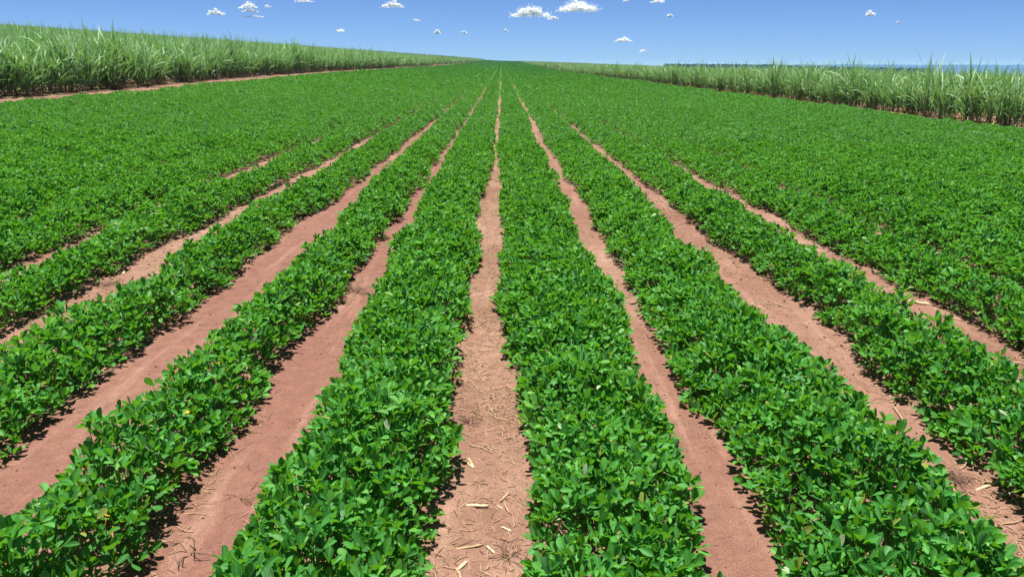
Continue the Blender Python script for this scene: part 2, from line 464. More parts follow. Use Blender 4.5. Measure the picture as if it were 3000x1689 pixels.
def row_samples(k0, k1, ya, yb, per_m2):
    """leaf positions in the row between furrows k0 and k1"""
    width = 0.8
    n = int((yb - ya) * width * per_m2)
    if n <= 0: return None
    y = ya + rng.random(n) * (yb - ya)
    l = furrow(k0, y)[1]; r = furrow(k1, y)[0]
    w = np.maximum(r - l, 0.1)
    keep = rng.random(n) < w / 1.0
    y, l, r, w = y[keep], l[keep], r[keep], w[keep]
    u = rng.random(len(y)) * 2 - 1
    inset = np.interp(y, [5, 8, 14], [-0.022, 0.008, 0.022]) + 0.75 * np.maximum(0.0019 * y - 0.047, 0)
    inset = np.minimum(inset, w * 0.4)
    x = (l + r) / 2 + u * (w / 2 - inset)
    return x, y, u, w

def in_view(x, y): return np.abs(x) < 0.74 * y + 2.2

def row_segments():
    segs = [(1.15, 3.0), (3.0, 5.5), (5.5, 9.5)]
    y = 9.5
    while y < 770:
        y2 = min(y * 1.16, 772.0); segs.append((y, y2)); y = y2
    return segs

def build_row(k0, k1, acc, stem_acc=None):
    kk = (k0 + k1) / 2
    for ya, yb in row_segments():
        ym = (ya + yb) / 2
        size = max(0.044, 0.0019 * ym)
        lod = 0 if yb <= 9.6 else (1 if yb < 17 else 2)
        lai = 4.7 if ym < 10 else (3.0 if ym < 25 else 2.0)
        per = lai / (4 * 0.40 * size * size * 0.55 / 0.55)
        if lod == 2: per = lai / (4 * 0.28 * size * size)
        if lod == 1: per = lai / (4 * 0.36 * size * size)
        lx = furrow(k0, np.array([ym]))[1][0]; rx = furrow(k1, np.array([ym]))[0][0]
        if min(abs(lx), abs(rx)) > 0.74 * yb + 2.5 and lx * rx > 0: continue
        smp = row_samples(k0, k1, ya, yb, per * 1.25)
        if smp is None: continue
        x, y, u, w = smp
        x = x + drift(y)
        ok = in_view(x, y); x, y, u, w = x[ok], y[ok], u[ok], w[ok]
        if len(x) == 0: continue
        n = len(x)
        h = canopy_h(u, y, kk)
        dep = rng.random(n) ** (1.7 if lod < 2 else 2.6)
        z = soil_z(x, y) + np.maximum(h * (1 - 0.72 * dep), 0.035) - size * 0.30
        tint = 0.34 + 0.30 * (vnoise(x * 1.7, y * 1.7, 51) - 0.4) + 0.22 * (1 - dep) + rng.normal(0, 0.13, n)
        lean = np.stack([u * 0.30, np.zeros(n)], 1)
        sz = size * (0.72 + 0.5 * rng.random(n))
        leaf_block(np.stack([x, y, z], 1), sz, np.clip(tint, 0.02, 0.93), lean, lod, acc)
        if stem_acc is not None and lod == 0:
            # petioles and stems: thin crossed strips from the leaf down to the row's middle
            m = rng.random(n) < (0.55 if ym < 5 else 0.25)
            px, py, pz = x[m], y[m], z[m]
            cx_ = ((furrow(k0, py)[1] + furrow(k1, py)[0]) / 2) + drift(py)
            bx = px + (cx_ - px) * 0.45 + rng.normal(0, 0.02, len(px)); by = py + rng.normal(0, 0.035, len(px))
            bz = soil_z(bx, by) + 0.004
            top = np.stack([px, py, pz], 1); bot = np.stack([bx, by, bz], 1)
            mid = (top + bot) / 2 + np.stack([(px - bx) * 0.25, np.zeros(len(px)), np.full(len(px), -0.005)], 1)
            add_strips(stem_acc, [bot, mid, top], np.full(len(px), 0.0022), rng.random(len(px)))

def add_strips(acc, pts, half, tint):
    """square-section thin stalks through lists of points (each (n,3))"""
    n = len(half)
    if n == 0: return
    d = norm(pts[-1] - pts[0])
    s = norm(np.cross(d, np.array([0.13, 0.21, 1.0]) + 0 * d)); q = np.cross(d, s)
    m = len(pts)
    v = np.empty((n, m, 4, 3), np.float32)
    for i, p in enumerate(pts):
        hh = half[:, None] * (1.0 - 0.4 * i / max(m - 1, 1))
        v[:, i, 0] = p + s * hh; v[:, i, 1] = p + q * hh; v[:, i, 2] = p - s * hh; v[:, i, 3] = p - q * hh
    b = np.arange(n)[:, None, None] * (m * 4); r = np.arange(m - 1)[None, :, None] * 4
    c = np.arange(4)[None, None, :]; c2 = (c + 1) % 4
    f = np.stack([b + r + c, b + r + c2, b + r + 4 + c2, b + r + 4 + c], -1).reshape(-1, 4)
    a = np.zeros((n, m * 4, 3), np.float32); a[:, :, 0] = 0.5; a[:, :, 2] = tint[:, None]
    acc.add(v.reshape(-1, 3), f, a.reshape(-1, 3))

def flower_mesh():
    acc = Acc()
    for i in range(5):
        a = i * 2 * math.pi / 5 + 0.2
        r = 0.0085 if i else 0.012
        d = np.array([[math.cos(a), math.sin(a), 0.35]]); d = norm(d)
        s = norm(np.cross(np.array([[0, 0, 1.0]]), d)); nn = np.cross(d, s)
        v, f, at = leaflets(np.zeros((1, 3)), d, s, nn, np.array([r]), np.array([r * 1.1]), np.array([0.5]), 0)
        acc.add(v, f, at)
    add_strips(acc, [np.array([[0, 0, -0.03]]), np.array([[0, 0, 0.003]])], np.array([0.0015]), np.array([0.5]))
    return acc.mesh('flower', M_FLOWER)
FLOWER = None

def unproject(px, py, dz=0.0):
    """the ground point seen at a pixel of the 3000 px wide photograph"""
    u = (px - W_PX / 2) / F_PX; v = (H_PX / 2 - py) / F_PX
    d = (u, math.cos(PITCH) + v * math.sin(PITCH), -math.sin(PITCH) + v * math.cos(PITCH))
    t = (dz - EYE) / d[2]
    for _ in range(40):
        z = float(ground_z(d[0] * t, d[1] * t)) + dz
        t = t * 0.5 + 0.5 * (z - EYE) / d[2]
    return d[0] * t, d[1] * t

ROW_LABEL = {
    -1: 'broad peanut row bordering the straw-strewn central furrow on its left side',
    -2: 'narrow peanut row between two smooth dusky furrows, second left of the central furrow',
    -3: 'peanut row third to the left of the central furrow, beyond the wide smooth track',
    -4: 'peanut row fourth to the left of the central furrow, behind the straw-littered furrow',
    -5: 'fifth peanut row left of the central furrow, merging into the closed canopy',
    1: 'broad peanut row bordering the straw-strewn central furrow on its right side',
    2: 'peanut row second to the right of the central furrow, past the sandy pale furrow',
    3: 'peanut row third to the right of the central furrow, behind a littered furrow',
    4: 'fourth peanut row right of the central furrow, behind the pale corn stalk',
    5: 'fifth peanut row right of the central furrow, merging into the closed canopy',
}
FLOWERS = {-2: [(318, 1527, 0.16), (335, 1560, 0.12), (549, 1221, 0.2), (638, 1075, 0.2), (120, 1682, 0.14), (660, 1091, 0.2)], -1: [(775, 1616, 0.10), (733, 1652, 0.10)],
           1: [(1722, 1340, 0.14), (1765, 1604, 0.12), (1683, 1392, 0.12)], -3: [(157, 1103, 0.18)]}

for k in list(range(-5, 0)) + list(range(1, 6)):
    k0, k1 = (k, k + 1) if k < 0 else (k - 1, k)
    acc, sacc = Acc(), Acc()
    build_row(k0, k1, acc, sacc)
    xm = float((furrow(k0, np.array([3.0]))[1] + furrow(k1, np.array([3.0]))[0])[0] / 2)
    root = empty('peanut_row', (0, 0, 0))
    tag(root, ROW_LABEL[k], 'crop row', 'peanut rows running away across the field')
    link('foliage', acc.mesh('foliage', M_PEANUT), root)
    if sacc.n: link('stems', sacc.mesh('stems', M_STEM), root)
    for (fx, fy, fz) in FLOWERS.get(k, ()):
        if FLOWER is None: FLOWER = flower_mesh()
        X, Y = unproject(fx, fy, fz)
        fl = link('flower', FLOWER, root)
        fl.location = (X, Y, float(ground_z(X, Y)) + fz + 0.02)
        fl.rotation_euler = (0.5, 0.2 * (fx % 3), fx * 0.7)
        fl.scale = (0.95,) * 3

for side in (-1, 1):
    acc = Acc()
    rng_k = range(-NROW_L, -5) if side < 0 else range(6, NROW_R + 1)
    for k in rng_k:
        k0, k1 = (k, k + 1) if k < 0 else (k - 1, k)
        build_row(k0, k1, acc)
    o = link('peanut_foliage', acc.mesh('peanut_foliage', M_PEANUT))
    tag(o, 'closed green peanut canopy reaching to the %s' % ('bare strip below the sugarcane hillside' if side < 0 else 'sugarcane that hides the valley and blue hills'), 'crop', kind='stuff')

# ------------------------------------------------------------------ straw, twigs and crumbs on the soil
def litter(n, xr, yr, mask, acc, size=(0.012, 0.075), half=(0.0008, 0.0022), tint=(0.1, 0.75)):
    x = xr[0] + rng.random(n) * (xr[1] - xr[0]); y = yr[0] + rng.random(n) ** 1.6 * (yr[1] - yr[0])
    x = x + drift(y)
    keep = rng.random(n) < mask(x - drift(y), y)
    x, y = x[keep], y[keep]; n = len(x)
    a = rng.random(n) * np.pi
    l = size[0] + rng.random(n) ** 2.5 * (size[1] - size[0])
    h = half[0] + rng.random(n) ** 2 * (half[1] - half[0])
    dx, dy = np.cos(a) * l / 2, np.sin(a) * l / 2
    bend = rng.normal(0, 0.10, n) * l
    lift = rng.random(n) ** 4 * 0.02
    p0 = np.stack([x - dx, y - dy, soil_z(x - dx, y - dy) + h], 1)
    p1 = np.stack([x - dy / l * bend * 2, y + dx / l * bend * 2, soil_z(x, y) + h + 0.002 + lift * 0.4], 1)
    p2 = np.stack([x + dx, y + dy, soil_z(x + dx, y + dy) + h + lift], 1)
    add_strips(acc, [p0, p1, p2], h, tint[0] + rng.random(n) * (tint[1] - tint[0]))

def furrow_mask(k, extra=0.06):
    def f(u, y):
        l, r = furrow(k, y)
        patch = sstep(0.35, 0.65, vnoise(u * 4, y * 3, 60 + k))
        return ((u > l - extra) & (u < r + extra)) * (0.25 + 0.75 * patch)
    return f
def edge_mask(k):
    def f(u, y):
        l, r = furrow(k, y)
        d = np.minimum(np.abs(u - l), np.abs(u - r))
        patch = sstep(0.5, 0.72, vnoise(u * 1.5 + k, y * 1.7, 70 + k))
        return (d < 0.10) * patch
    return f
acc = Acc()
litter(26000, (-0.5, 0.25), (1.4, 12), furrow_mask(0), acc)
litter(230, (-0.5, 0.25), (1.4, 9), furrow_mask(0), acc, (0.05, 0.16), (0.0012, 0.0032), (0.3, 0.9))
litter(10000, (1.4, 2.3), (2, 14), furrow_mask(2), acc)
litter(500, (1.4, 2.3), (2, 16), furrow_mask(2), acc, (0.06, 0.2), (0.0015, 0.004), (0.4, 0.9))
litter(4000, (-3.3, -2.4), (3.5, 14), furrow_mask(-3), acc)
litter(300, (-3.3, -2.4), (3.5, 14), furrow_mask(-3), acc, (0.06, 0.2), (0.0015, 0.004), (0.4, 0.9))
litter(3000, (2.4, 3.2), (3.5, 12), furrow_mask(3), acc)
litter(250, (2.4, 3.2), (3.5, 12), furrow_mask(3), acc, (0.06, 0.22), (0.0015, 0.004), (0.4, 0.9))
litter(1500, (-4.3, -3.4), (5, 12), furrow_mask(-4), acc)
litter(6000, (-1.4, -0.75), (1.4, 8), edge_mask(-1), acc, (0.02, 0.08))
litter(700, (-1.4, -0.75), (1.4, 8), furrow_mask(-1), acc, (0.02, 0.10), (0.0006, 0.0014), (0.0, 0.5))
litter(500, (-2.4, -1.5), (2, 9), furrow_mask(-2), acc, (0.02, 0.08), (0.0006, 0.0014), (0.0, 0.5))
litter(900, (0.5, 1.1), (1.4, 9), furrow_mask(1), acc, (0.02, 0.09), (0.0006, 0.0014), (0.0, 0.6))
def crumbs(n, xr, yr, k, size, acc):
    x = xr[0] + rng.random(n) * (xr[1] - xr[0]); y = yr[0] + rng.random(n) ** 1.5 * (yr[1] - yr[0])
    keep = rng.random(n) < furrow_mask(k, 0.03)(x, y); x, y = x[keep] + drift(y[keep]), y[keep]; n = len(x)
    r = size[0] + rng.random(n) ** 3 * (size[1] - size[0])
    A = norm(rng.normal(0, 1, (n, 3))); B = norm(np.cross(A, rng.normal(0, 1, (n, 3)))); C = np.cross(A, B)
    cube = np.array([[i, j, k2] for i in (-1, 1) for j in (-1, 1) for k2 in (-1, 1)], float) * 0.6
    V = np.einsum('kj,nji->nki', cube, np.stack([A, B, C], 1)) * r[:, None, None] * (1 + rng.normal(0, 0.22, (n, 8, 1)))
    V += np.stack([x, y, soil_z(x, y) + r * 0.25], 1)[:, None, :]
    Fq = np.array([[0, 1, 3, 2], [4, 6, 7, 5], [0, 4, 5, 1], [2, 3, 7, 6], [0, 2, 6, 4], [1, 5, 7, 3]])
    T = np.zeros((n, 8, 3)); T[:, :, 0] = (rng.random(n) * 0.6)[:, None]
    acc.add(V.reshape(-1, 3), (Fq[None] + (np.arange(n) * 8)[:, None, None]).reshape(-1, 4), T.reshape(-1, 3))
cacc = Acc()
for k, xr in ((0, (-0.4, 0.15)), (1, (0.5, 1.1)), (2, (1.4, 2.2)), (3, (2.4, 3.2)), (-1, (-1.4, -0.7)), (-2, (-2.3, -1.5)), (-3, (-3.3, -2.4))):
    crumbs(2600 if k in (2, 3, -3) else 1500, xr, (1.4, 10), k, (0.0015, 0.011 if k in (2, 3, -3) else 0.007), cacc)
tag(link('soil_crumbs', cacc.mesh('soil_crumbs', M_SOIL, False)), 'small crumbs of red soil scattered in the furrows', 'soil', kind='stuff')
tag(link('straw_litter', acc.mesh('straw_litter', M_STRAW)), 'fine dry straw and twigs strewn over the red soil of the furrows', 'straw', kind='stuff')

def straw_piece(px, py, ang, length, half, tint, label, split=False):
    """one larger stalk lying on the soil: a slightly bent, fibrous, flattened tube with broken ends"""
    x, y = unproject(px, py)
    n, m = 10, 7
    v = []
    loc_rng = np.random.default_rng(int(px * 7 + py))
    for i in range(m):
        t = i / (m - 1) - 0.5
        rr = half * (1.0 + 0.22 * math.sin(i * 2.1 + px)) * (0.72 if i in (0, m - 1) else 1.0)
        for j in range(n):
            a = j * 2 * math.pi / n
            jag = (loc_rng.random() - 0.5) * half * (1.6 if i in (0, m - 1) else 0.15)
            v.append((t * length + jag, math.cos(a) * rr * 1.15 + 0.12 * length * (t * t - 0.1) * 0.6, math.sin(a) * rr * 0.75 + rr * 0.7))
    f = [(i * n + j, i * n + (j + 1) % n, (i + 1) * n + (j + 1) % n, (i + 1) * n + j) for i in range(m - 1) for j in range(n)]
    for e in (0, (m - 1) * n):                       # close the ends
        for q in range(0, n // 2 - 1):
            f.append((e + q, e + q + 1, e + n - 2 - q, e + n - 1 - q))
    at = np.zeros((len(v), 3)); at[:, 2] = tint
    me = new_mesh('straw_stalk', np.array(v), np.array(f), M_STRAW, at)
    o = link('straw_stalk', me)
    o.location = (x, y, float(soil_z(x, y)) - half * 0.1)
    o.rotation_euler = (0, 0, ang)
    tag(o, label, 'straw', 'broken straw stalks lying on the furrows')
    return o
for a in [
    (1397, 1471, -0.08, 0.085, 0.0065, 1.0, 'thick pale straw stalk lying crosswise alone in the middle of the central furrow'),
    (1333, 1363, 0.45, 0.05, 0.005, 0.95, 'short cream straw chip with a torn tip by the leaves on the central furrow'),
    (1380, 1343, 1.9, 0.09, 0.0035, 0.75, 'slender tan straw leaning away at the top of the central furrow litter'),
    (1374, 1348, 2.2, 0.06, 0.004, 0.9, 'small pale straw crossing a slender tan straw on the central furrow'),
    (1478, 1442, 1.1, 0.07, 0.003, 0.7, 'thin tan straw beside a small white chip on the central furrow'),
    (1466, 1470, 2.3, 0.035, 0.003, 1.0, 'small white straw chip to the side of the thick pale stalk'),
    (1482, 1540, 2.5, 0.045, 0.004, 1.0, 'whitish straw chip beside the dead twigs on the central furrow'),
    (1437, 1596, 2.2, 0.05, 0.0045, 1.0, 'bleached grey-white straw near the bottom of the central furrow'),
    (1366, 1588, 0.25, 0.12, 0.004, 0.55, 'long frayed brown stalk pointing out from under the leaves into the central furrow'),
    (1352, 1645, 1.0, 0.06, 0.006, 0.95, 'wide pale straw fragment at the very bottom of the central furrow'),
    (1345, 1670, 1.9, 0.07, 0.0035, 0.75, 'tan straw sticking out below the wide pale fragment'),
    (378, 1645, 1.25, 0.11, 0.005, 0.75, 'long tan straw lying along the edge of the nearest furrow'),
    (2693, 886, -0.75, 0.14, 0.013, 0.95, 'fat pale corn stalk lying in the furrow before the fourth row'),
    (2900, 1412, 0.45, 0.17, 0.006, 0.8, 'long pale split stalk beside the ball of dry grass'),
    (2960, 1440, 0.35, 0.12, 0.005, 0.75, 'second split stalk just below the long pale one'),
    (362, 795, 2.0, 0.09, 0.008, 0.95, 'single upright-looking pale straw on the littered furrow behind the third row'),
    (65, 732, 0.3, 0.16, 0.008, 0.95, 'whitish straw lying between the fourth and fifth rows'),
    (2790, 932, -0.9, 0.13, 0.006, 0.8, 'flat tan straw further along from the fat corn stalk'),
]: straw_piece(*a)

def dead_weed(px, py, n, spread, height, label, seed, half=0.0011):
    r = np.random.default_rng(seed)
    x, y = unproject(px, py)
    acc = Acc()
    P = [[], [], []]
    for i in range(n):
        a = r.random() * 2 * math.pi
        s = spread * (0.4 + 0.6 * r.random()); h = height * (0.2 + 0.8 * r.random())
        p0 = np.array([r.normal(0, 0.008), r.normal(0, 0.008), -0.004])
        p1 = p0 + np.array([math.cos(a) * s * 0.5, math.sin(a) * s * 0.5, h * 0.8])
        p2 = p0 + np.array([math.cos(a + 0.4) * s, math.sin(a + 0.4) * s, h * 0.9])
        P[0].append(p0); P[1].append(p1); P[2].append(p2)
        if r.random() < 0.6:
            P[0].append(p1); P[1].append(p1 * 0.6 + p2 * 0.4 + r.normal(0, 0.01, 3)); P[2].append(p2 + r.normal(0, spread * 0.25, 3) * np.array([1, 1, 0.3]))
    P = [np.array(q) for q in P]
    add_strips(acc, P, np.full(len(P[0]), half), r.random(len(P[0])))
    o = link('dead_weed_plant', acc.mesh('dead_weed_plant', M_TWIG))
    o.location = (x, y, float(soil_z(x, y)))
    tag(o, label, 'dead weed', 'withered weeds on the furrows')
dead_weed(1042, 846, 40, 0.15, 0.06, 'withered dark weed flattened on the smooth furrow left of the broad row', 1)
dead_weed(1375, 1228, 22, 0.07, 0.06, 'small blackened weed tuft hugging the leaves of the central furrow', 2)
dead_weed(1485, 1615, 13, 0.10, 0.08, 'dry brown branching weed at the bottom of the central furrow', 3)
dead_weed(309, 832, 30, 0.16, 0.05, 'low withered brown weed patch on the littered furrow behind the third row', 4)
dead_weed(563, 1608, 5, 0.07, 0.05, 'single dark bent twig standing on the nearest smooth furrow', 5, 0.0025)
dead_weed(700, 1440, 9, 0.10, 0.03, 'thin dark twig with forked ends beside the broad row', 6)
dead_weed(2805, 1405, 46, 0.07, 0.04, 'curled ball of dry grass in the furrow right of the second row', 7, 0.0012)

# ------------------------------------------------------------------ sugarcane
def ribbons(base, d0, length, width, droop, tint, acc, seg=6, fold=True):
    """arching strap leaves: start at base along d0, bend down by droop"""
    n = len(base)
    az = norm(np.stack([d0[:, 0], d0[:, 1], np.zeros(n)], 1) + 1e-6)
    el0 = np.arcsin(np.clip(d0[:, 2], -1, 1))
    side = np.stack([-az[:, 1], az[:, 0], np.zeros(n)], 1)
    p = base.copy(); pts = [p.copy()]
    for i in range(seg):
        t = (i + 0.5) / seg
        el = el0 - droop * t ** 1.7
        p = p + (az * np.cos(el)[:, None] + np.array([0, 0, 1.0]) * np.sin(el)[:, None]) * (length / seg)[:, None]
        pts.append(p.copy())
    T = np.linspace(0, 1, seg + 1)
    W = np.interp(T, [0, 0.15, 0.45, 0.8, 1.0], [0.55, 0.9, 1.0, 0.6, 0.03])
    cols = [1.0, 0.0, -1.0] if fold else [1.0, -1.0]
    nc = len(cols)
    v = np.empty((n, seg + 1, nc, 3), np.float32); a = np.zeros((n, seg + 1, nc, 3), np.float32)
    tw = rng.normal(0, 0.7, n)
    for i in range(seg + 1):
        ti = T[i]
        ang = tw * ti
        s = side * np.cos(ang)[:, None] + np.array([0, 0, 1.0]) * np.sin(ang)[:, None]
        for j, c in enumerate(cols):
            q = pts[i] + s * (width * 0.5 * W[i] * c)[:, None]
            if fold: q[:, 2] += abs(c) * width * 0.18 * W[i]
            v[:, i, j] = q
            a[:, i, j, 0] = c; a[:, i, j, 1] = ti; a[:, i, j, 2] = tint
    b = np.arange(n)[:, None, None] * ((seg + 1) * nc); r = np.arange(seg)[None, :, None] * nc; c = np.arange(nc - 1)[None, None, :]
    i0 = b + r + c
    acc.add(v.reshape(-1, 3), np.stack([i0, i0 + 1, i0 + nc + 1, i0 + nc], -1).reshape(-1, 4), a.reshape(-1, 3))

def cane_clump(hgt, n_st, n_lf, seg, fold, widen=1.0):
    """one sugarcane stool: returns accumulators of green leaves, dry leaves and stalks, base at the origin"""
    g, d, s = Acc(), Acc(), Acc()
    a = rng.random(n_st) * 2 * np.pi
    r = 0.26 * np.sqrt(rng.random(n_st))
    b = np.stack([np.cos(a) * r, np.sin(a) * r * 1.3, np.zeros(n_st)], 1)
    ln = rng.random(n_st) * 0.20 + 0.03
    dirs = norm(np.stack([np.cos(a) * ln, np.sin(a) * ln, np.ones(n_st)], 1) + rng.normal(0, 0.05, (n_st, 3)))
    sh = hgt * (0.34 + 0.22 * rng.random(n_st))
    top = b + dirs * sh[:, None]
    if seg > 3: add_strips(s, [b - np.array([0, 0, 0.03]), (b + top) / 2, top], np.full(n_st, 0.012), rng.random(n_st))
    for q in range(n_lf):
        t = 0.08 + 0.92 * (q + rng.random(n_st) * 0.6) / n_lf
        p = b + dirs * (sh * t)[:, None]
        az = rng.random(n_st) * 2 * np.pi
        el = R(61) + R(26) * rng.random(n_st) + R(6) * rng.normal(0, 1, n_st) - R(14) * (1 - t)
        el = np.clip(el, R(25), R(88))
        d0 = np.stack([np.cos(az) * np.cos(el), np.sin(az) * np.cos(el), np.sin(el)], 1)
        L = hgt * (0.50 + 0.34 * rng.random(n_st)) * (0.72 + 0.38 * t)
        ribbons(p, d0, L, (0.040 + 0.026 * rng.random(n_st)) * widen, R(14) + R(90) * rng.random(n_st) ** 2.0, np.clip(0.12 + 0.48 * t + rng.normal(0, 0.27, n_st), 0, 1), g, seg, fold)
    # the upright young spindle leaf of each stalk
    el = R(80) + R(8) * rng.random(n_st); az = rng.random(n_st) * 6.28
    d0 = np.stack([np.cos(az) * np.cos(el), np.sin(az) * np.cos(el), np.sin(el)], 1)
    ribbons(top, d0, hgt * (0.26 + 0.24 * rng.random(n_st) ** 2), np.full(n_st, 0.032) * widen, R(25) * rng.random(n_st), np.clip(0.35 + rng.normal(0, 0.15, n_st), 0, 1), g, max(seg - 1, 2), fold)
    if seg > 3:
        k = n_st * 2
        b = np.repeat(b, 2, 0); dirs = np.repeat(dirs, 2, 0)
        az = rng.random(k) * 6.28; el = R(10) + R(45) * rng.random(k)
        d0 = np.stack([np.cos(az) * np.cos(el), np.sin(az) * np.cos(el), np.sin(el)], 1)
        ribbons(b + dirs * 0.18 * rng.random(k)[:, None], d0, 0.35 + 0.4 * rng.random(k), np.full(k, 0.034), R(80) + R(60) * rng.random(k), rng.random(k), d, 4, fold)
    return g, d, s

def acc_arrays(acc): return np.concatenate(acc.v), np.concatenate(acc.f), np.concatenate(acc.a)

X_CANE_L, X_CANE_R = -18.0, 15.4
VARS = []
for i in range(10):
    g, d, s = cane_clump(1.85 + 0.25 * (i % 3 - 1), 8 + i % 4, 8, 6, True)
    VARS.append((g.mesh('foliage', M_CANE), d.mesh('dry_leaves', M_DRY), s.mesh('stalks', M_STALK)))

def cane_at(x, y, variant, rz, sc, label, group):
    root = empty('sugarcane_plant', (x, y, float(ground_z(x, y))))
    root.rotation_euler = (0, 0, rz); root.scale = (sc, sc, sc)
    for nm, me in zip(('foliage', 'dry_leaves', 'stalks'), VARS[variant]): link(nm, me, root)
    tag(root, label, 'sugarcane', group)
    return root

LAB_L = 'arching green sugarcane plant in the front row above the bare red strip of the hillside'
LAB_R = 'arching green sugarcane plant in the front row directly against the peanut field, opposite the hillside'
y = 23.5
n_ind = 0
while n_ind < 148:
    x = X_CANE_L + float(drift(y)) + rng.normal(0, 0.15)
    cane_at(x, y, int(rng.integers(10)), rng.random() * 6.28, 0.90 + 0.30 * rng.random(), LAB_L, 'sugarcane plants along the hillside edge')
    y += 0.42 + 0.3 * rng.random() + y * 0.002; n_ind += 1
Y_END_L = y
y = 19.0; n_ind = 0
while n_ind < 148:
    x = X_CANE_R + float(drift(y)) + rng.normal(0, 0.15)
    cane_at(x, y, int(rng.integers(10)), rng.random() * 6.28, 0.66 + 0.32 * rng.random(), LAB_R, 'sugarcane plants along the valley edge')
    y += 0.42 + 0.3 * rng.random() + y * 0.002; n_ind += 1
Y_END_R = y

LOD = {}
for key, (n_st, n_lf, seg, fold, wid, cnt) in {'a': (9, 6, 4, True, 1.0, 10), 'b': (7, 5, 3, False, 1.3, 10), 'c': (5, 4, 2, False, 2.6, 8)}.items():
    LOD[key] = []
    for i in range(cnt):
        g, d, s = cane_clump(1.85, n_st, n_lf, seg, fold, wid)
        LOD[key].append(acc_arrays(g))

def place_many(acc, key, X, Y, S, tint_shift):
    rz = rng.random(len(X)) * 6.28
    Z = ground_z(X, Y)
    pick = rng.integers(len(LOD[key]), size=len(X))
    for q, (v, f, a) in enumerate(LOD[key]):
        idx = np.where(pick == q)[0]
        if len(idx) == 0: continue
        c, s = np.cos(rz[idx]), np.sin(rz[idx]); sc = S[idx]
        vx = v[None, :, 0] * c[:, None] - v[None, :, 1] * s[:, None]
        vy = v[None, :, 0] * s[:, None] + v[None, :, 1] * c[:, None]
        vv = np.stack([vx * sc[:, None] + X[idx][:, None], vy * sc[:, None] + Y[idx][:, None], v[None, :, 2] * sc[:, None] + Z[idx][:, None]], -1)
        ff = f[None] + (np.arange(len(idx)) * len(v))[:, None, None]
        aa = np.repeat(a[None], len(idx), 0).copy(); aa[:, :, 2] = np.clip(aa[:, :, 2] + tint_shift[idx][:, None], 0, 1)
        acc.add(vv.reshape(-1, 3), ff.reshape(-1, f.shape[1]), aa.reshape(-1, 3))

def cane_field(side, name, label):
    acc = Acc()
    x0 = X_CANE_L if side < 0 else X_CANE_R
    depth = 420 if side < 0 else 70
    # planted rows parallel to the field edge
    for (d0, d1, key, row_sp, pl_sp) in ((0, 75, 'a', 1.4, 0.55), (75, 200, 'b', 1.5, 0.8), (200, 480, 'c', 2.6, 1.6), (480, 820, 'c', 4.0, 3.0)):
        nrow = int(depth / row_sp)
        for i in range(nrow):
            off = i * row_sp
            ya = max(14.0, 0); yb = 815.0
            ys = np.arange(ya, yb, pl_sp) + rng.normal(0, pl_sp * 0.25, len(np.arange(ya, yb, pl_sp)))
            xs = x0 + side * off + drift(ys) + rng.normal(0, 0.18 * row_sp / 1.4, len(ys))
            dist = np.hypot(xs, ys)
            ok = (dist >= d0) & (dist < d1) & (np.abs(xs) < 0.74 * ys + 6)
            if i == 0: ok &= ys > (Y_END_L if side < 0 else Y_END_R)
            xs, ys = xs[ok], ys[ok]
            if len(xs) == 0: continue
            S = (1.05 if side < 0 else 0.74) + 0.22 * rng.random(len(xs))
            if key == 'c': S = S * 1.05
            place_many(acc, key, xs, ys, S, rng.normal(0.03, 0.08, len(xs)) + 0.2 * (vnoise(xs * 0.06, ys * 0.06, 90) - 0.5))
    o = link(name, acc.mesh(name, M_CANE))
    tag(o, label, 'sugarcane', kind='stuff')
cane_field(-1, 'sugarcane_foliage', 'dense sugarcane covering the rising hillside up to the sloping skyline')
cane_field(1, 'sugarcane_foliage', 'dense sugarcane standing on the flat side between peanuts and the valley')

# dry cane trash on the soil along the cane edges
acc = Acc()
for side, x0 in ((-1, X_CANE_L), (1, X_CANE_R)):
    n = 5200
    ys = 18 + rng.random(n) ** 1.5 * 90
    xs = x0 + side * (rng.normal(0.15, 0.45, n)) + drift(ys)
    if side < 0:
        more = rng.random(n) < 0.25
        xs = np.where(more, x0 + rng.random(n) * 2.6 + drift(ys), xs)
    az = rng.random(n) * 6.28
    d0 = np.stack([np.cos(az), np.sin(az), np.full(n, 0.12)], 1); d0 = norm(d0)
    ribbons(np.stack([xs, ys, ground_z(xs, ys) + 0.015], 1), d0, 0.25 + 0.5 * rng.random(n), 0.02 + 0.02 * rng.random(n), R(14) + 0 * ys, rng.random(n), acc, 3, False)
tag(link('cane_litter', acc.mesh('cane_litter', M_DRY)), 'dry brown cane leaves lying on the soil along both sugarcane edges', 'dry leaves', kind='stuff')

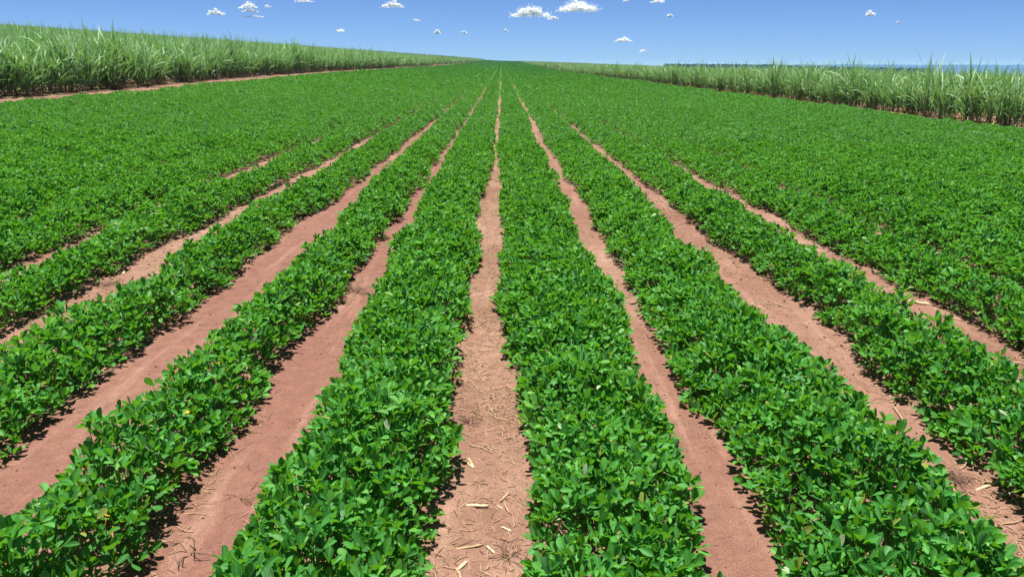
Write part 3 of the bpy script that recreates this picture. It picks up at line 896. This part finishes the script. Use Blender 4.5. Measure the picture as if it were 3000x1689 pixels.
# ------------------------------------------------------------------ far country: wood, hills
def far_wood():
    acc = Acc()
    n = 1500
    u = 0.20 + rng.random(n) ** 1.2 * 0.34
    dist = 1450 + rng.random(n) * 250
    X = u * dist; Y = dist
    Z = ground_z(X, Y)
    for i in range(n):
        m = 60
        top = EYE + Y[i] * np.interp(u[i], [0.20, 0.33, 0.40, 0.55], [0.0031, 0.0022, 0.0002, -0.0030]) + rng.normal(0, 0.8)
        hgt = float(np.clip(top - Z[i], 5, 22))
        p = rng.normal(0, 1, (m, 3)); p = p / np.linalg.norm(p, axis=1, keepdims=True) * (rng.random((m, 1)) ** 0.5)
        p = p * np.array([6.5, 6.5, hgt * 0.38]) + np.array([X[i], Y[i], Z[i] + hgt * 0.62])
        a = norm(rng.normal(0, 1, (m, 3))); s = norm(np.cross(a, rng.normal(0, 1, (m, 3)))); nn = np.cross(a, s)
        v, f, at = leaflets(p, a, s, nn, np.full(m, 3.6), np.full(m, 3.0), np.clip(rng.random(m), 0, 1), 2)
        acc.add(v, f, at)
        sc = np.array([[X[i], Y[i], Z[i] - 1.0]]); add_strips(acc, [sc, sc + np.array([[0, 0, hgt * 0.6]])], np.array([0.4]), np.array([0.1]))
    tag(link('distant_woods', acc.mesh('distant_woods', M_TREE)), 'dark blue-green line of trees far off beyond the sugarcane', 'woods', kind='stuff')

def hills():
    nxh, nyh = 260, 26
    xs = np.linspace(1500, 12500, nxh); ys = np.linspace(0, 1, nyh)
    V = []
    for j in range(nyh):
        t = ys[j]
        for i in range(nxh):
            x = xs[i]
            crest = 22 + 16 * (vnoise(np.array([x * 0.0011]), np.array([2.5]), 4)[0]) + 8 * vnoise(np.array([x * 0.005]), np.array([7.5]), 9)[0] + 5 * vnoise(np.array([x * 0.012]), np.array([9.5]), 19)[0]
            crest *= float(sstep(1500, 3400, x))
            prof = math.sin(min(t * 1.3, 1.0) * math.pi / 2) if t < 0.77 else 1 - 0.25 * ((t - 0.77) / 0.23)
            fold = 26 * (vnoise(np.array([x * 0.003]), np.array([t * 3.0]), 14)[0] - 0.5) * math.sin(t * math.pi)
            V.append((x, 8200 + t * 2600, -75 + (crest + 75) * prof + fold))
    ii = (np.arange(nyh - 1)[:, None] * nxh + np.arange(nxh - 1)[None, :]).ravel()
    me = new_mesh('hills', np.array(V), np.stack([ii, ii + 1, ii + nxh + 1, ii + nxh], 1), M_HILL)
    tag(link('hills', me), kind='structure')
far_wood(); hills()

# ------------------------------------------------------------------ clouds: heaps of small puffs, thinning out at the rim
def puff_cloud(px, py, w, h, dens, label, seed):
    """w, h in px of the photograph; the cloud hangs at its own distance, real metres wide"""
    r = np.random.default_rng(seed)
    dist = 6500.0
    u = (px - W_PX / 2) / F_PX; v = (H_PX / 2 - py) / F_PX
    d = np.array([u, math.cos(PITCH) + v * math.sin(PITCH), -math.sin(PITCH) + v * math.cos(PITCH)])
    c = d / d[1] * dist + np.array([0, 0, EYE])
    m = dist / F_PX
    W, Hh = w * m, h * m
    # many soft lobes over a flat base; puffs thin out away from each lobe
    nl = max(7, int(w / 2.2))
    lx = r.normal(0, 0.23 if w > 42 else 0.16, nl).clip(-0.46, 0.46) * W
    hmax = Hh * (1 - 1.7 * (np.abs(lx) / W) ** 1.15).clip(0.16, 1) * (0.65 + 0.35 * r.random(nl))
    lr = (0.13 + 0.13 * r.random(nl)) * min(Hh * 1.5, W * 0.5)
    lz = lr * 0.3 + 1.1 * r.random(nl) ** 0.8 * np.maximum(hmax - lr, 0); ly = r.normal(0, 0.07, nl) * W
    n = int(50 + dens * (90 + 1.1 * w * h))
    pick = r.integers(nl, size=n)
    q = r.normal(0, 1, (n, 3)); q /= np.linalg.norm(q, axis=1, keepdims=True)
    rad = np.abs(r.normal(0, 0.62, n)).clip(0, 1.9)
    P = np.stack([lx[pick], ly[pick], lz[pick]], 1) + q * (rad * lr[pick])[:, None] * np.array([1.55, 0.7, 0.85])
    P[:, 2] = np.where(P[:, 2] < 0, P[:, 2] * 0.22, P[:, 2])
    P = P + c - np.array([0, 0, Hh * 0.5])
    s = m * (0.7 + 0.9 * r.random(n))
    O = np.array([[1, 0.3, 0], [0.2, 1, 0.3], [-1, 0.2, -0.2], [-0.1, -1, 0.2]], float)      # small curled flakes of mist
    A = norm(r.normal(0, 1, (n, 3))); B = norm(np.cross(A, r.normal(0, 1, (n, 3)))); C = np.cross(A, B)
    Mx = np.stack([A, B, C], 1)
    V = P[:, None, :] + np.einsum('kj,nji->nki', O, Mx) * s[:, None, None]
    F = np.arange(n * 4).reshape(n, 4)
    me = new_mesh('cloud', V.reshape(-1, 3), F, M_CLOUD)
    o = link('cloud', me)
    tag(o, label, 'cloud', 'small fair-weather clouds')
K = 3000 / 2576
CL = [
    (540, 28, 38, 18, 1.0, 'small rounded white cloud alone high over the sugarcane hillside'),
    (626, 12, 40, 18, 0.8, 'fluffy cloud over two thin streaks, upper of the hillside group'),
    (627, 25, 38, 9, 1.0, 'flat white streak of cloud directly below the fluffy hillside cloud'),
    (640, 40, 46, 7, 0.4, 'faintest low streak beneath the hillside cloud group'),
    (672, 15, 20, 8, 0.8, 'tiny white cloud just beside the hillside cloud group'),
    (764, 1, 40, 7, 0.9, 'cloud cut by the top edge, with only its flat base showing, above the hillside'),
    (858, 76, 36, 8, 0.6, 'thin low cloud with a faint tail over the middle of the hillside skyline'),
    (988, 8, 48, 20, 0.85, 'bright mid-sized cloud touching the top edge above where the rows vanish'),
    (1047, 50, 16, 6, 0.6, 'very small faint cloud below the bright cloud at the top edge'),
    (1100, 80, 25, 12, 0.9, 'small domed cloud low over the end of the hillside'),
    (1167, 81, 21, 9, 0.8, 'small oval cloud low beside the domed one, above the vanishing rows'),
    (1272, 76, 15, 7, 0.5, 'tiny wisp directly above the central furrow vanishing point'),
    (1335, 23, 84, 34, 0.95, 'large cauliflower cloud, whole in view, with a ragged tail on one side'),
    (1390, 44, 27, 9, 0.9, 'small two-humped cloud hanging under the gap between the two largest clouds'),
    (1455, 11, 96, 32, 1.0, 'largest cloud, heaped and cut by the top edge'),
    (1575, 1, 20, 6, 0.6, 'tiny scrap of cloud at the top edge next to the largest cloud'),
    (1655, 2, 42, 9, 0.8, 'flat cloud cut by the top edge over the valley sugarcane'),
    (1568, 98, 38, 13, 1.0, 'flat-based little cumulus midway down the sky over the valley sugarcane'),
    (1620, 127, 28, 7, 0.35, 'faint smudge of cloud below the flat-based little cumulus'),
    (1686, 38, 19, 10, 0.7, 'small slanting cloud scrap alone over the valley sugarcane'),
    (2188, 34, 34, 14, 1.0, 'lone pointed white cloud high above the blue hills'),
    (2259, 55, 14, 6, 0.5, 'faint tiny cloud just lower than the lone pointed cloud'),
]
for i, (x, y, w, h, dn, lab) in enumerate(CL): puff_cloud(x * K, y * K, w * K, h * K, dn, lab, 100 + i)

# ------------------------------------------------------------------ haze
def haze():
    m, t, N, L, out = nodes_of('haze')
    pv = N.new('ShaderNodeVolumePrincipled')
    pv.inputs['Color'].default_value = (0.10, 0.25, 1.0, 1)
    pv.inputs['Absorption Color'].default_value = (1, 1, 1, 1)
    pv.inputs['Density'].default_value = 0.000135
    pv.inputs['Anisotropy'].default_value = 0.0
    L.new(pv.outputs[0], out.inputs['Volume'])
    x0, x1, y0, y1, z0, z1 = -14200, 14200, -80, 17300, float(GZ.min()) - 1.0, 75.0
    v = np.array([(x, y, z) for z in (z0, z1) for (x, y) in ((x0, y0), (x1, y0), (x1, y1), (x0, y1))])
    f = np.array([(0, 3, 2, 1), (4, 5, 6, 7), (0, 1, 5, 4), (1, 2, 6, 5), (2, 3, 7, 6), (3, 0, 4, 7)])
    tag(link('haze', new_mesh('haze', v, f, m, smooth=False)), kind='stuff')
haze()
